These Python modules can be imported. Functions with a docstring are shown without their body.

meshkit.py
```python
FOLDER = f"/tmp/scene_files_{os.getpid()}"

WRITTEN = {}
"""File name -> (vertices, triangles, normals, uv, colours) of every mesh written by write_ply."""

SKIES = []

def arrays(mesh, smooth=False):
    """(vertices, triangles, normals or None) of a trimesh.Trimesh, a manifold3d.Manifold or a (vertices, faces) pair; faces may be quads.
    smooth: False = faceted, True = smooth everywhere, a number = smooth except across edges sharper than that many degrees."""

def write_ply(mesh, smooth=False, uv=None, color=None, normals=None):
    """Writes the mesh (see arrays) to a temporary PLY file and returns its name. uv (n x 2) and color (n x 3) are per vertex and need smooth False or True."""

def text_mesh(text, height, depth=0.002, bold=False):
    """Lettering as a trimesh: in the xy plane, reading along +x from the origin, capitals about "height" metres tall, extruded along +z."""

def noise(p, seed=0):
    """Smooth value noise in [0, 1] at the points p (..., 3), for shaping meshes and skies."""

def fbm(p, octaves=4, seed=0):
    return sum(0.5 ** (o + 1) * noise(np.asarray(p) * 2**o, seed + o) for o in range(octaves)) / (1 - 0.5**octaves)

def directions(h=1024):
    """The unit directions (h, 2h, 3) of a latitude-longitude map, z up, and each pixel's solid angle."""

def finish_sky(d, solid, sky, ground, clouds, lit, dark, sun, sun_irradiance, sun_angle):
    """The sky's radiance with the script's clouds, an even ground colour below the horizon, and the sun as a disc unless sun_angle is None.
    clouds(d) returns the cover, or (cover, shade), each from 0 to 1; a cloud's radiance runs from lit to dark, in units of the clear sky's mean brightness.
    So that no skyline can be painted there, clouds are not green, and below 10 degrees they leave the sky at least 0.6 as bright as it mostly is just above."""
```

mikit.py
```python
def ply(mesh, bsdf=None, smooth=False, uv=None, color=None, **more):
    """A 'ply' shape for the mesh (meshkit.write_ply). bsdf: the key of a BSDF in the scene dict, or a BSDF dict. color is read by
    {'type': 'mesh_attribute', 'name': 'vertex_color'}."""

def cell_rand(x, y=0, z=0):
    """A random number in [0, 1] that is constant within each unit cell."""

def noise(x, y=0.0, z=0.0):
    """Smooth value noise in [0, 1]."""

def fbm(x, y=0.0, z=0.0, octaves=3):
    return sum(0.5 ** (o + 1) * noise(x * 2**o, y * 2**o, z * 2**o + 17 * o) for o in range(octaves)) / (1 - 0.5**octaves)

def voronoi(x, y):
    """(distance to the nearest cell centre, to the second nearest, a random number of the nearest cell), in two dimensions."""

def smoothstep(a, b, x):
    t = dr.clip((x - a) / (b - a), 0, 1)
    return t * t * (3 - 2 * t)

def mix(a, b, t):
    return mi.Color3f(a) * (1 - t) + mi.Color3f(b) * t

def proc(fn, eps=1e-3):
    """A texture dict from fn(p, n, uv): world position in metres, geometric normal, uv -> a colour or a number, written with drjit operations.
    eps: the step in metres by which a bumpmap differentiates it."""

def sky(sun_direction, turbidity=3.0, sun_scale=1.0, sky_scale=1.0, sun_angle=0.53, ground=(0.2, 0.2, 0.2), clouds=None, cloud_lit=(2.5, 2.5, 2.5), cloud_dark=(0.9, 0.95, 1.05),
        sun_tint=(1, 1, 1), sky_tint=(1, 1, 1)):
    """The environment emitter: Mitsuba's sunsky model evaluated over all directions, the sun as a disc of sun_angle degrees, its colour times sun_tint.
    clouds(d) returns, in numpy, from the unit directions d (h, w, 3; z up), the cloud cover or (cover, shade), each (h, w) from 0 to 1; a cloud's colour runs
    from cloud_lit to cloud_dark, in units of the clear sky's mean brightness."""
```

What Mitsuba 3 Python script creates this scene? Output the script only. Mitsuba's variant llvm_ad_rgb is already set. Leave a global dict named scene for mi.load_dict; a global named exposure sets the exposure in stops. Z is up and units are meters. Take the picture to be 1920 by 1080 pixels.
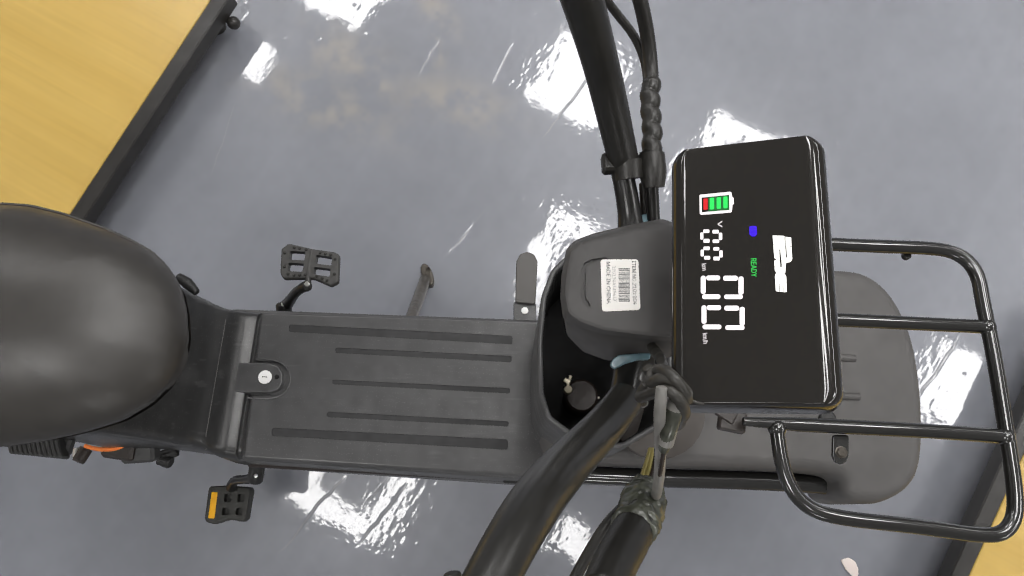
import math
import numpy as np
import trimesh
import manifold3d as m3
import mitsuba as mi
import drjit as dr
import mikit
import meshkit
from scipy.interpolate import CubicSpline, PchipInterpolator
from shapely.geometry import Polygon, LineString, Point
from shapely.ops import unary_union
from shapely import affinity

# ------------------------------------------------------------------ camera, light, exposure
scene, labels = {}, {}
F, EYE, TILT = 1371.0, 1.5, math.radians(8.0)          # focal length (photo pixels), eye height, tilt away from straight down
CAM = np.array([0, 0, EYE])
FWD = np.array([0, math.sin(TILT), -math.cos(TILT)])
UP = np.array([0, math.cos(TILT), math.sin(TILT)])
RIGHT = np.array([1.0, 0, 0])
T = mi.ScalarTransform4f
scene['camera'] = {'type': 'perspective', 'fov': 2 * math.degrees(math.atan(960 / F)), 'fov_axis': 'x', 'near_clip': 0.01, 'far_clip': 60.0,
                   'to_world': T().look_at(origin=CAM.tolist(), target=(CAM + FWD).tolist(), up=UP.tolist())}
exposure = 0.88
AMBIENT = 0.13
LAMP = 9.5
scene['ambient'] = {'type': 'constant', 'radiance': {'type': 'rgb', 'value': [AMBIENT * 1.0, AMBIENT * 0.985, AMBIENT * 0.97]}}

LEAN, YAW = math.radians(9.0), math.radians(-3.0)      # the bike leans on its kickstand


def _rot():
    c, s = math.cos(YAW), math.sin(YAW)
    rz = np.array([[c, -s, 0], [s, c, 0], [0, 0, 1]])
    c, s = math.cos(-LEAN), math.sin(-LEAN)
    return rz @ np.array([[1, 0, 0], [0, c, -s], [0, s, c]])


BR = _rot()
BO = np.zeros(3)


def ray(u, v):
    return FWD + RIGHT * (u - 960) / F + UP * (540 - v) / F


def P(u, v, h):
    """Point of the bike's own frame (x forward, y left, h up) at height h that the photograph shows at pixel u, v."""
    c, d = BR.T @ (CAM - BO), BR.T @ ray(u, v)
    return c + d * (h - c[2]) / d[2]


def W(u, v, z):
    d = ray(u, v)
    return CAM + d * (z - CAM[2]) / d[2]


BO = np.array([0, (P(730, 597, .4)[1] + P(730, 868, .4)[1]) / 2 / math.cos(LEAN), 0])


def rp(u, v, h, px):
    """Length in metres of px photo pixels at that point."""
    w = BR @ P(u, v, h) + BO
    return px * float((w - CAM) @ FWD) / F


def PP(uv, h):
    return np.array([P(u, v, h)[:2] for u, v in uv])


# ------------------------------------------------------------------ mesh helpers
def resample(poly, step=0.004, rnd=0.0):
    p = Polygon(poly)
    if not p.is_valid:
        p = p.buffer(0)
    if rnd > 0:
        p = p.buffer(-rnd, quad_segs=10).buffer(2 * rnd, quad_segs=10).buffer(-rnd, quad_segs=10)
    if p.geom_type != 'Polygon':
        p = max(p.geoms, key=lambda g: g.area)
    ring = p.exterior
    n = max(12, int(ring.length / step))
    pts = np.array([ring.interpolate(i / n, normalized=True).coords[0] for i in range(n)])
    if Polygon(pts).exterior.is_ccw is False:
        pts = pts[::-1]
    return pts


def inward(pts):
    t = np.roll(pts, -1, 0) - np.roll(pts, 1, 0)
    t /= np.linalg.norm(t, axis=1, keepdims=True) + 1e-12
    return np.c_[-t[:, 1], t[:, 0]]


def cap(pts2):
    return np.asarray(m3.triangulate([np.ascontiguousarray(pts2, float)]), int).reshape(-1, 3)


def rings_mesh(rings, close_bottom=True, close_top=True):
    n = len(rings[0])
    v = np.vstack(rings)
    i = np.arange(n)
    j = (i + 1) % n
    f = []
    for k in range(len(rings) - 1):
        a, b = k * n, (k + 1) * n
        f += [np.c_[a + i, a + j, b + j], np.c_[a + i, b + j, b + i]]
    if close_top:
        c = cap(rings[-1][:, :2])
        f.append(fix(c, rings[-1], True) + (len(rings) - 1) * n)
    if close_bottom:
        c = cap(rings[0][:, :2])
        f.append(fix(c, rings[0], False))
    return trimesh.Trimesh(v, np.vstack(f), process=False)


def fix(c, pts, up):
    p = pts[:, :2]
    a = p[c[:, 1]] - p[c[:, 0]]
    b = p[c[:, 2]] - p[c[:, 0]]
    s = a[:, 0] * b[:, 1] - a[:, 1] * b[:, 0]
    if (s.sum() < 0) == up:
        c = c[:, ::-1]
    return c


def slab(poly, h0, h1, r=0.003, rb=0.0, rnd=0.004, step=0.004, seg=4, flare=0.0, wy=1.0):
    """Upright slab over the outline, its top edge rounded by r, its bottom by rb; flare widens the foot."""
    pts = resample(poly, step, rnd)
    n = inward(pts) * [1, wy]
    rings = []
    if rb > 0:
        for a in np.linspace(0, math.pi / 2, seg, endpoint=False):
            rings.append(np.c_[pts + n * (rb * (1 - math.sin(a)) - flare), np.full(len(pts), h0 + rb * (1 - math.cos(a)))])
    rings.append(np.c_[pts - n * flare, np.full(len(pts), h0 + rb)])
    for a in np.linspace(0, math.pi / 2, seg + 1):
        rings.append(np.c_[pts + n * r * (1 - math.cos(a)), np.full(len(pts), h1 - r + r * math.sin(a))])
    return rings_mesh(rings)


def dome(poly, h0, h_edge, h_top, p=2.6, q=2.2, rnd=0.02, step=0.006, k=18, tilt=None):
    pts = resample(poly, step, rnd)
    c = np.array(Polygon(pts).centroid.coords[0])
    rings = [np.c_[c + (pts - c) * 0.97, np.full(len(pts), h0)], np.c_[pts, np.full(len(pts), h_edge)]]
    for t in np.linspace(0, 1, k + 1)[1:-1]:
        s = 1 - t ** 1.6
        rings.append(np.c_[c + (pts - c) * s, np.full(len(pts), h_edge + (h_top - h_edge) * (1 - s ** p) ** (1 / q))])
    rings.append(np.c_[c + (pts - c) * 0.01, np.full(len(pts), h_top)])
    if tilt is not None:
        for r_ in rings:
            r_[:, 2] += tilt(r_[:, 0], r_[:, 1])
    return rings_mesh(rings)


def tube(pts, r, seg=20, smooth=True, n=None, ends='round'):
    pts = np.asarray(pts, float)
    r = np.full(len(pts), r, float) if np.isscalar(r) else np.asarray(r, float)
    if smooth and len(pts) > 2:
        t = np.r_[0, np.cumsum(np.linalg.norm(np.diff(pts, axis=0), axis=1))]
        m = n or max(16, int(t[-1] / 0.006))
        q = np.linspace(0, t[-1], m)
        rr = np.interp(q, t, r)
        pts, r = CubicSpline(t, pts)(q), rr
    elif n:
        q = np.linspace(0, len(pts) - 1, n)
        i = np.arange(len(pts))
        r = np.interp(q, i, r)
        pts = np.array([np.interp(q, i, pts[:, k]) for k in range(3)]).T
    d = np.gradient(pts, axis=0)
    d /= np.linalg.norm(d, axis=1, keepdims=True)
    if ends == 'round':
        e = 5
        a = np.linspace(0, math.pi / 2, e + 1)[:-1]
        k = 0.45
        p0 = [pts[0] - d[0] * r[0] * k * math.cos(x) for x in a]
        p1 = [pts[-1] + d[-1] * r[-1] * k * math.sin(x) for x in (math.pi / 2 - a)[::-1]]
        r0 = [max(r[0] * math.sin(x), 1e-4) for x in a]
        r1 = r0[::-1]
        p1 = [pts[-1] + d[-1] * r[-1] * k * math.cos(x) for x in a[::-1]]
        pts = np.vstack([p0, pts, p1])
        r = np.r_[[r[0] * math.sin(x) + 1e-4 for x in a], r, [r[-1] * math.sin(x) + 1e-4 for x in a[::-1]]]
        d = np.vstack([np.tile(d[0], (e, 1)), d, np.tile(d[-1], (e, 1))])
    u = np.cross(d[0], [0.31, 0.2, 0.93])
    u /= np.linalg.norm(u)
    rings = []
    th = np.linspace(0, 2 * math.pi, seg, endpoint=False)
    for p, t_, rad in zip(pts, d, r):
        u = u - t_ * (u @ t_)
        u /= np.linalg.norm(u)
        w = np.cross(t_, u)
        rings.append(p + rad * (np.cos(th)[:, None] * u + np.sin(th)[:, None] * w))
    m = len(rings)
    v = np.vstack(rings + [pts[:1], pts[-1:]])
    i = np.arange(seg)
    j = (i + 1) % seg
    f = []
    for k in range(m - 1):
        a, b = k * seg, (k + 1) * seg
        f += [np.c_[a + i, a + j, b + j], np.c_[a + i, b + j, b + i]]
    f += [np.c_[np.full(seg, m * seg), j, i], np.c_[np.full(seg, m * seg + 1), (m - 1) * seg + i, (m - 1) * seg + j]]
    return trimesh.Trimesh(v, np.vstack(f), process=False)


def boxm(size, r=0.0):
    """Box with chamfered edges, centred."""
    x, y, z = np.array(size) / 2
    if r <= 0:
        return trimesh.creation.box(extents=size)
    pts = []
    for sx in (-1, 1):
        for sy in (-1, 1):
            for sz in (-1, 1):
                pts += [(sx * (x - r), sy * (y - r), sz * z), (sx * (x - r), sy * y, sz * (z - r)), (sx * x, sy * (y - r), sz * (z - r))]
    return trimesh.convex.convex_hull(np.array(pts))


def placed(m, o, ex, ey):
    ex = np.asarray(ex, float) / np.linalg.norm(ex)
    ey = np.asarray(ey, float) - ex * (np.asarray(ey, float) @ ex)
    ey /= np.linalg.norm(ey)
    M = np.eye(4)
    M[:3, :3] = np.c_[ex, ey, np.cross(ex, ey)]
    M[:3, 3] = o
    m = m.copy()
    m.apply_transform(M)
    return m


def cat(*ms):
    return trimesh.util.concatenate(list(ms))


def disc(p, r, h, axis=(0, 0, 1), seg=28, ch=0.15):
    """Chamfered round plug standing on p along the axis."""
    a = np.asarray(axis, float) / np.linalg.norm(axis)
    p = np.asarray(p, float)
    return tube([p, p + a * h * (1 - ch), p + a * h], [r, r, r * (1 - ch)], seg, smooth=False, ends='flat')


def key_for(parent, name):
    base = (parent + '__' if parent else '') + name
    k, i = base, 0
    while k in scene or any(x.startswith(k + '__') for x in scene):
        i += 1
        k = f'{base}_{i:03d}'
    return k


def put(name, mesh, m, parent=None, smooth=35, **more):
    k = key_for(parent, name)
    scene[k] = mikit.ply(mesh, m, smooth=smooth, **more)
    return k


def bike(name, mesh, m, parent='electric_bike', smooth=35, **more):
    """A part given in the bike's frame."""
    mesh = mesh.copy()
    mesh.vertices = np.asarray(mesh.vertices) @ BR.T + BO
    return put(name, mesh, m, parent, smooth, **more)


def tag(k, label, category=None, **more):
    labels[k] = {'label': label, **({'category': category} if category else {}), **more}


# ------------------------------------------------------------------ materials
def rgb(*c):
    return {'type': 'rgb', 'value': list(c)}


def mat(k, base, rough, spec=0.5, bump=None, **more):
    b = {'type': 'principled', 'base_color': rgb(*base) if isinstance(base, tuple) else base,
         'roughness': rough, 'specular': spec, **more}
    if bump:
        b = {'type': 'bumpmap', 'arbitrary': mikit.proc(bump[0], eps=bump[2]), 'scale': bump[1], 'bsdf': b}
    scene[k] = {'type': 'twosided', 'bsdf': b}


def speckle(base, amount, freq):
    def fn(p, n, uv):
        t = mikit.fbm(p.x * freq, p.y * freq, p.z * freq, 2)
        return mi.Color3f(*base) * (1 + amount * (t - 0.5))
    return mikit.proc(fn)


def smudged(lo, hi, freq):
    def fn(p, n, uv):
        return lo + (hi - lo) * mikit.fbm(p.x * freq, p.y * freq, p.z * freq, 3)
    return mikit.proc(fn)




def scuffed(base, amount, freq):
    def fn(p, n, uv):
        t = mikit.fbm(p.x * freq, p.y * freq, p.z * freq, 2)
        dust = mikit.smoothstep(0.70, 0.95, mikit.noise(p.x * 900, p.y * 900, p.z * 900)) * mikit.noise(p.x * 25, p.y * 25, 3.0)
        rub = mikit.smoothstep(0.66, 0.8, mikit.fbm(p.x * 18, p.y * 160, p.z * 40, 3))
        return mi.Color3f(*base) * (1 + amount * (t - 0.5)) + 0.035 * dust + 0.012 * rub
    return mikit.proc(fn)


mat('charcoal_plastic', scuffed((0.056, 0.056, 0.057), 0.4, 60), smudged(0.25, 0.40, 26), 0.55)
mat('cowl_plastic_shaded', scuffed((0.022, 0.022, 0.022), 0.4, 60), smudged(0.25, 0.36, 26), 0.6)  # same plastic as the deck; shade of the steep ramp put into a darker base
mat('horn_plastic', speckle((0.050, 0.043, 0.038), 0.3, 60), 0.45)
mat('console_plastic', speckle((0.050, 0.048, 0.047), 0.3, 80), smudged(0.48, 0.68, 30))
mat('dark_plastic', (0.009, 0.009, 0.009), smudged(0.4, 0.62, 30))
mat('fender_plastic', speckle((0.075, 0.072, 0.070), 0.25, 40), smudged(0.45, 0.62, 20))
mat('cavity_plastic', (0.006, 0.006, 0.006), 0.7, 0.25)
mat('strip_rubber', speckle((0.022, 0.022, 0.023), 0.5, 90), smudged(0.42, 0.6, 30), 0.4)
mat('seat_vinyl', speckle((0.021, 0.0185, 0.0155), 0.3, 70), smudged(0.40, 0.46, 18), 0.8, (lambda p, n, uv: mikit.fbm(p.x * 700, p.y * 700, p.z * 700, 2), .00010, .0006))
mat('grip_rubber', speckle((0.010, 0.0095, 0.008), 0.5, 80), smudged(0.30, 0.46, 40))
mat('grip_satin', speckle((0.014, 0.0135, 0.012), 0.5, 60), smudged(0.24, 0.36, 40), 0.6)
mat('stem_paint', speckle((0.030, 0.028, 0.025), 0.5, 60), smudged(0.16, 0.3, 40), 0.7)
mat('bar_paint', (0.008, 0.0078, 0.007), smudged(0.20, 0.34, 40), clearcoat=0.3, clearcoat_gloss=0.8)
mat('rack_paint', speckle((0.005, 0.0048, 0.004), 0.8, 150), smudged(0.07, 0.15, 60), 0.8, clearcoat=1.0, clearcoat_gloss=0.93)
mat('cable_jacket', (0.014, 0.013, 0.011), smudged(0.3, 0.5, 60))
mat('grey_cable', speckle((0.16, 0.155, 0.145), 0.5, 90), 0.38)
mat('gloss_black', (0.006, 0.0045, 0.0028), 0.045, 0.6, clearcoat=0.6, clearcoat_gloss=0.97)
mat('bezel_black', (0.020, 0.016, 0.010), 0.07, 0.6, clearcoat=0.6, clearcoat_gloss=0.95)
mat('steel', (0.62, 0.61, 0.58), 0.22, metallic=1.0)
mat('key_brass', (0.42, 0.38, 0.29), 0.35, metallic=1.0)
mat('lock_white', (0.78, 0.78, 0.77), 0.3)
mat('crank_black', (0.010, 0.010, 0.010), 0.35)
mat('pedal_plastic', speckle((0.040, 0.039, 0.037), 0.5, 120), 0.5)
mat('pedal_dark', (0.018, 0.018, 0.015), 0.5)
mat('stand_steel', speckle((0.075, 0.066, 0.055), 0.9, 120), 0.3, metallic=0.5)
mat('peg_plastic', (0.070, 0.066, 0.062), 0.5)
mat('amber_reflector', (0.85, 0.42, 0.01), 0.25)
mat('orange_wire', (0.80, 0.20, 0.03), 0.4)
mat('olive_wire', (0.24, 0.20, 0.06), 0.35)
mat('tape_teal', speckle((0.045, 0.048, 0.036), 1.6, 160), smudged(0.12, 0.4, 120), 0.7)
mat('film_blue', speckle((0.085, 0.15, 0.175), 1.5, 120), 0.15, 0.7)
mat('brown_plastic', (0.022, 0.016, 0.013), 0.4)
mat('grey_plastic', (0.035, 0.035, 0.035), 0.5)
mat('sticker_paper', speckle((0.74, 0.72, 0.69), 0.05, 200), 0.55)
mat('print_ink', (0.12, 0.12, 0.12), 0.6)
mat('knot_jacket', speckle((0.030, 0.028, 0.024), 0.8, 120), smudged(0.3, 0.5, 80))
mat('tyre_rubber', (0.012, 0.012, 0.012), 0.7)
mat('glint_pale', (0.75, 0.66, 0.62), 0.2, 0.7)  # pale colour of the light reflection modelled on the floor
mat('lamp_frame_paint', (0.8, 0.8, 0.8), 0.4)

GU, GV = np.array([-0.487, -0.8734]), np.array([0.8734, -0.487])       # room axes on the floor (along the platforms, across them)


def wood(p, n, uv):
    a = p.x * GU[0] + p.y * GU[1]
    b = p.x * GV[0] + p.y * GV[1]
    g = mikit.fbm(a * 26 + 3 * mikit.noise(b * 3, a * 2), b * 2.2, 0.0, 4)
    g2 = mikit.fbm(a * 150, b * 5, 3.0, 2)
    return mikit.mix((0.515, 0.342, 0.088), (0.545, 0.370, 0.102), mikit.smoothstep(0.2, 0.8, g)) * (0.96 + 0.08 * g2)


mat('wood_board', mikit.proc(wood), 0.30, 0.4)
mat('platform_paint', speckle((0.018, 0.0165, 0.015), 0.7, 30), smudged(0.28, 0.5, 25))


def lines(p, items):
    """Depth of fine scratches: items of (x0, y0, x1, y1, width, wobble)."""
    out = mi.Float(0)
    for (x0, y0, x1, y1, w, s) in items:
        dx, dy = x1 - x0, y1 - y0
        L = math.hypot(dx, dy)
        t = ((p.x - x0) * dx + (p.y - y0) * dy) / L
        e = ((p.x - x0) * dy - (p.y - y0) * dx) / L + 0.008 * (mikit.noise(t * 14, s) - 0.5) + 0.003 * (mikit.noise(t * 60, s) - 0.5)
        on = mikit.smoothstep(-0.02, 0.02, t) * mikit.smoothstep(L + 0.02, L - 0.02, t) * mikit.smoothstep(0.25, 0.55, mikit.noise(t * 9, s + 5))
        out = out + on * dr.exp(-dr.square(e / w))
    return out


def wl(u0, v0, u1, v1, w, s):
    a, b = W(u0, v0, 0), W(u1, v1, 0)
    return (float(a[0]), float(a[1]), float(b[0]), float(b[1]), w, s)


SCRATCHES = [wl(1140, 120, 850, 470, .0022, 1), wl(1110, 130, 1010, 270, .0015, 2), wl(640, 900, 530, 1030, .002, 3), wl(440, 200, 400, 320, .0012, 4),
             wl(790, 880, 660, 1040, .002, 6), wl(1790, 640, 1700, 780, .002, 7), wl(830, 60, 790, 130, .0015, 8), wl(230, 900, 160, 990, .0012, 9),
             wl(960, 90, 930, 150, .0015, 10), wl(720, 900, 640, 1000, .0014, 12)]


def floor_relief(p, n, uv):
    a = p.x * GU[0] + p.y * GU[1]
    b = p.x * GV[0] + p.y * GV[1]
    broad = mikit.fbm(p.x * 4.0, p.y * 4.0, 1.0, 2) * 0.0012
    film = mikit.fbm(a * 14, b * 24, 2.0, 2) * 0.00030
    patch = mikit.smoothstep(0.35, 0.7, mikit.noise(p.x * 7, p.y * 7, 9.0))
    fine = (mikit.fbm(a * 50, b * 120, 4.0, 2) * 0.00016 + mikit.fbm(a * 170, b * 120, 7.0, 2) * 0.00007) * (0.3 + patch)
    d1, d2, who = mikit.voronoi(p.x * 14, p.y * 14)
    pits = dr.select(who < 0.35, dr.exp(-dr.square(d1 / 0.045)), 0.0) * 0.00025
    return broad + film + fine + pits - 0.0008 * lines(p, SCRATCHES)


STAINS = [(*W(640, 100, 0)[:2], 0.11, 0.05, -0.5), (*W(700, 165, 0)[:2], 0.06, 0.03, -0.4), (*W(820, 20, 0)[:2], 0.07, 0.028, -0.9), (*W(820, 90, 0)[:2], 0.018, 0.05, 0.15),
          (*W(600, 190, 0)[:2], 0.16, 0.05, -0.4), (*W(850, 190, 0)[:2], 0.12, 0.05, -0.3)]


def floor_colour(p, n, uv):
    base = mi.Color3f(0.222, 0.232, 0.262)
    m = mikit.fbm(p.x * 3, p.y * 3, 5.0, 3)
    f = mikit.fbm(p.x * 40, p.y * 40, 8.0, 2)
    st_ = mikit.fbm((p.x * GU[0] + p.y * GU[1]) * 2.5, (p.x * GV[0] + p.y * GV[1]) * 38, 6.0, 3)
    c = base * (0.72 + 0.32 * m + 0.07 * f + 0.025 * mikit.smoothstep(0.5, 0.85, st_))
    s = mi.Float(0)
    rough = mikit.fbm(p.x * 26, p.y * 26, 3.0, 3)
    for (x, y, a, b, r) in STAINS:
        cs, sn = math.cos(r), math.sin(r)
        dx, dy = p.x - x, p.y - y
        d = dr.square((dx * cs + dy * sn) / a) + dr.square((-dx * sn + dy * cs) / b)
        s = dr.maximum(s, dr.exp(-d) * mikit.smoothstep(0.25, 0.8, rough))
    c = mikit.mix(c, (0.46, 0.39, 0.27), s * 0.30)
    return mikit.mix(c, (0.30, 0.30, 0.30), 0.45 * lines(p, SCRATCHES))


scene['floor_coat'] = {'type': 'bumpmap', 'arbitrary': mikit.proc(floor_relief, eps=0.0012), 'scale': 1.0,
                       'bsdf': {'type': 'blendbsdf', 'weight': 0.4,
                                'a': {'type': 'principled', 'base_color': mikit.proc(floor_colour), 'roughness': 0.045, 'specular': 0.9},
                                'b': {'type': 'principled', 'base_color': mikit.proc(floor_colour), 'roughness': 0.33, 'specular': 0.9}}}


def glow(k, c, s):
    scene[k] = {'type': 'twosided', 'bsdf': {'type': 'diffuse', 'reflectance': rgb(0.3, 0.3, 0.3)}}
    return {'type': 'area', 'radiance': rgb(*(np.array(c) * s).tolist())}


# ------------------------------------------------------------------ floor
S = 5.0
fm = trimesh.Trimesh([[-S, -S, 0], [S, -S, 0], [S, S, 0], [-S, S, 0]], [[0, 1, 2], [0, 2, 3]], process=False)
k = put('floor', fm, 'floor_coat', smooth=False, uv=np.array([[0, 0], [1, 0], [1, 1], [0, 1.0]]))
tag(k, 'glossy grey sealed floor with scratches and pale tan stains', None, kind='structure')

# ------------------------------------------------------------------ ceiling lamps (seen only as reflections; the large unseen panels are added)
ZC = 2.75
def lamp(c, ex, ey, a, b, label, cat_='ceiling light', group='ceiling light panels', power=1.0, ring=0.0):
    k = key_for(None, 'ceiling_lamp')
    q = trimesh.Trimesh([c + ex * sx * a / 2 + ey * sy * b / 2 for sx, sy in ((-1, -1), (-1, 1), (1, 1), (1, -1))], [[0, 1, 2], [0, 2, 3]], process=False)
    if q.face_normals[0][2] > 0:
        q.invert()
    L = LAMP * power
    if ring:
        o = np.array([c + ex * sx * a / 2 + ey * sy * b / 2 for sx, sy in ((-1, -1), (-1, 1), (1, 1), (1, -1))])
        i_ = c + (o - c) * ring
        q = trimesh.Trimesh(np.vstack([o, i_]), [f_ for n in range(4) for f_ in ([n, (n + 1) % 4, 4 + (n + 1) % 4], [n, 4 + (n + 1) % 4, 4 + n])], process=False)
        if q.face_normals[0][2] > 0:
            q.invert()
        put('reflector', placed(boxm((a * ring, b * ring, .01)), c + [0, 0, .012], ex, ey), 'lamp_frame_paint', k)
    put('diffuser', q, 'lamp_frame_paint', k, False, emitter={'type': 'area', 'radiance': rgb(L, L * 0.985, L * 0.97)})
    bars = []
    for s in (-1, 1):
        bars.append(placed(boxm((a + .03, .015, .03), .002), c + ey * s * (b / 2 + .0085), ex, ey))
        bars.append(placed(boxm((.015, b, .03), .002), c + ex * s * (a / 2 + .0085), ex, ey))
    put('frame', cat(*bars), 'lamp_frame_paint', k)
    tag(k, label, cat_, group=group)


for u, v, a, where in [(1085, 150, .50, 'beside the left grip'), (672, 892, .58, 'between the right pedal and the right grip'), (1800, 735, .46, 'inside the front rack'), (1392, 335, .66, 'at the top edge of the display'),
                       (1086, 515, .58, 'at the upper edge of the console'), (470, 108, .26, 'next to the platform corner'), (1075, 1015, .22, 'between the right grip and the cable sheath'), (650, -20, .4, 'at the upper frame edge'), (-500, 560, .5, 'behind the saddle, out of view')]:
    f0 = W(u, v, 0)
    d = f0 - CAM
    d[2] *= -1
    lamp(f0 + d * ZC / d[2], np.array([*GU, 0]), np.array([*GV, 0]), a, a, 'square ceiling light panel whose bright reflection lies ' + where, ring=.55 if .55 < a else 0)
EX, EY = np.array([1.0, 0, 0]), np.array([0, 1.0, 0])
lamp(np.array([3.6, .6, ZC]), EY, EX, 5.5, .26, 'long ceiling tube light reflected as a white line on the right display edge', group='long ceiling lights')
lamp(np.array([-4.2, 1.6, ZC]), EY, EX, 2.6, .12, 'long ceiling tube light reflected as a short line on the left display edge', group='long ceiling lights')
for x, y, a, where in ((4.8, -3.4, 1.2, 'beyond the lower right'), (4.6, 4.2, 1.2, 'beyond the upper right'), (-4.8, -3.0, 1.2, 'beyond the lower left'), (-4.4, 4.4, 1.2, 'beyond the upper left'), (0.3, 4.3, 1.2, 'beyond the upper edge'), (0.2, -4.2, 1.2, 'beyond the lower edge')):  # panels added outside the mirrored area to provide more light
    lamp(np.array([x, y, ZC]), EX, EY, a, .6, 'large ceiling light panel added for more light, out of view ' + where + ' of the photo', group='added ceiling lights out of view')
lamp(np.array([.6, 3.25, ZC]), EX, EY, 6.5, .10, 'long ceiling tube light reflected as thin white lines along the front rack bars', group='long ceiling lights')
f0 = W(345, -15, .1)
d = (f0 - CAM) * [1, 1, -1]
lamp(f0 + d * (ZC - .1) / d[2], np.array([*GU, 0]), np.array([*GV, 0]), .34, .34, 'square ceiling light panel whose pale reflection lies on the wooden board corner')

# ------------------------------------------------------------------ low wooden platforms
def platform(corner, lu, lv, sgn_u, sgn_v, label):
    """corner: a top corner of the frame; the platform runs lu along sgn_u*GU and lv along sgn_v*GV from there."""
    root = key_for(None, 'wooden_platform')
    U, V = np.array([*GU, 0]) * sgn_u, np.array([*GV, 0]) * sgn_v
    z = np.array([0, 0, 1.0])
    fw, fh, top = 0.031, 0.04, 0.10
    o = np.array([*corner[:2], 0])

    def bar(a, b, name):
        d = b - a
        L = np.linalg.norm(d)
        put(name, placed(boxm((L, fw, fh), .0025), (a + b) / 2 + z * (top - fh / 2), d, np.cross(z, d)), 'platform_paint', root)
    h = fw / 2
    bar(o + U * 0 + V * h, o + U * lu + V * h, 'frame_bar')
    bar(o + U * h + V * (fw + .0005), o + U * h + V * (lv - fw), 'frame_bar')
    bar(o + U * (lu - h) + V * (fw + .0005), o + U * (lu - h) + V * (lv - fw), 'frame_bar')
    bar(o + V * (lv - h), o + U * lu + V * (lv - h), 'frame_bar')
    c = o + U * lu / 2 + V * lv / 2
    put('board', placed(boxm((lu - 2 * fw - .003, lv - 2 * fw - .003, .018), .0015), c + z * (top - .012), U, np.cross(z, U)), 'wood_board', root)
    put('underside', placed(boxm((lu - .10, lv - .10, .03)), c + z * (top - .055), U, np.cross(z, U)), 'platform_paint', root)
    for a, b in ((.05, .05), (lu - .05, .05), (.05, lv - .05), (lu - .05, lv - .05)):
        put('foot', disc(o + U * a + V * b, .02, top - fh - .0005), 'platform_paint', root)
    tag(root, label, 'platform')
    return root, o, U, V


def along(p, q0):
    """corner on the line through photo pixel p, at the frame top."""
    return W(*p, .10)


c0 = W(434, -12, .10)
root, o, U, V = platform(c0, 1.5, 1.2, 1, -1, 'yellow wood topped black framed platform under the seat end, upper left')
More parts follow.
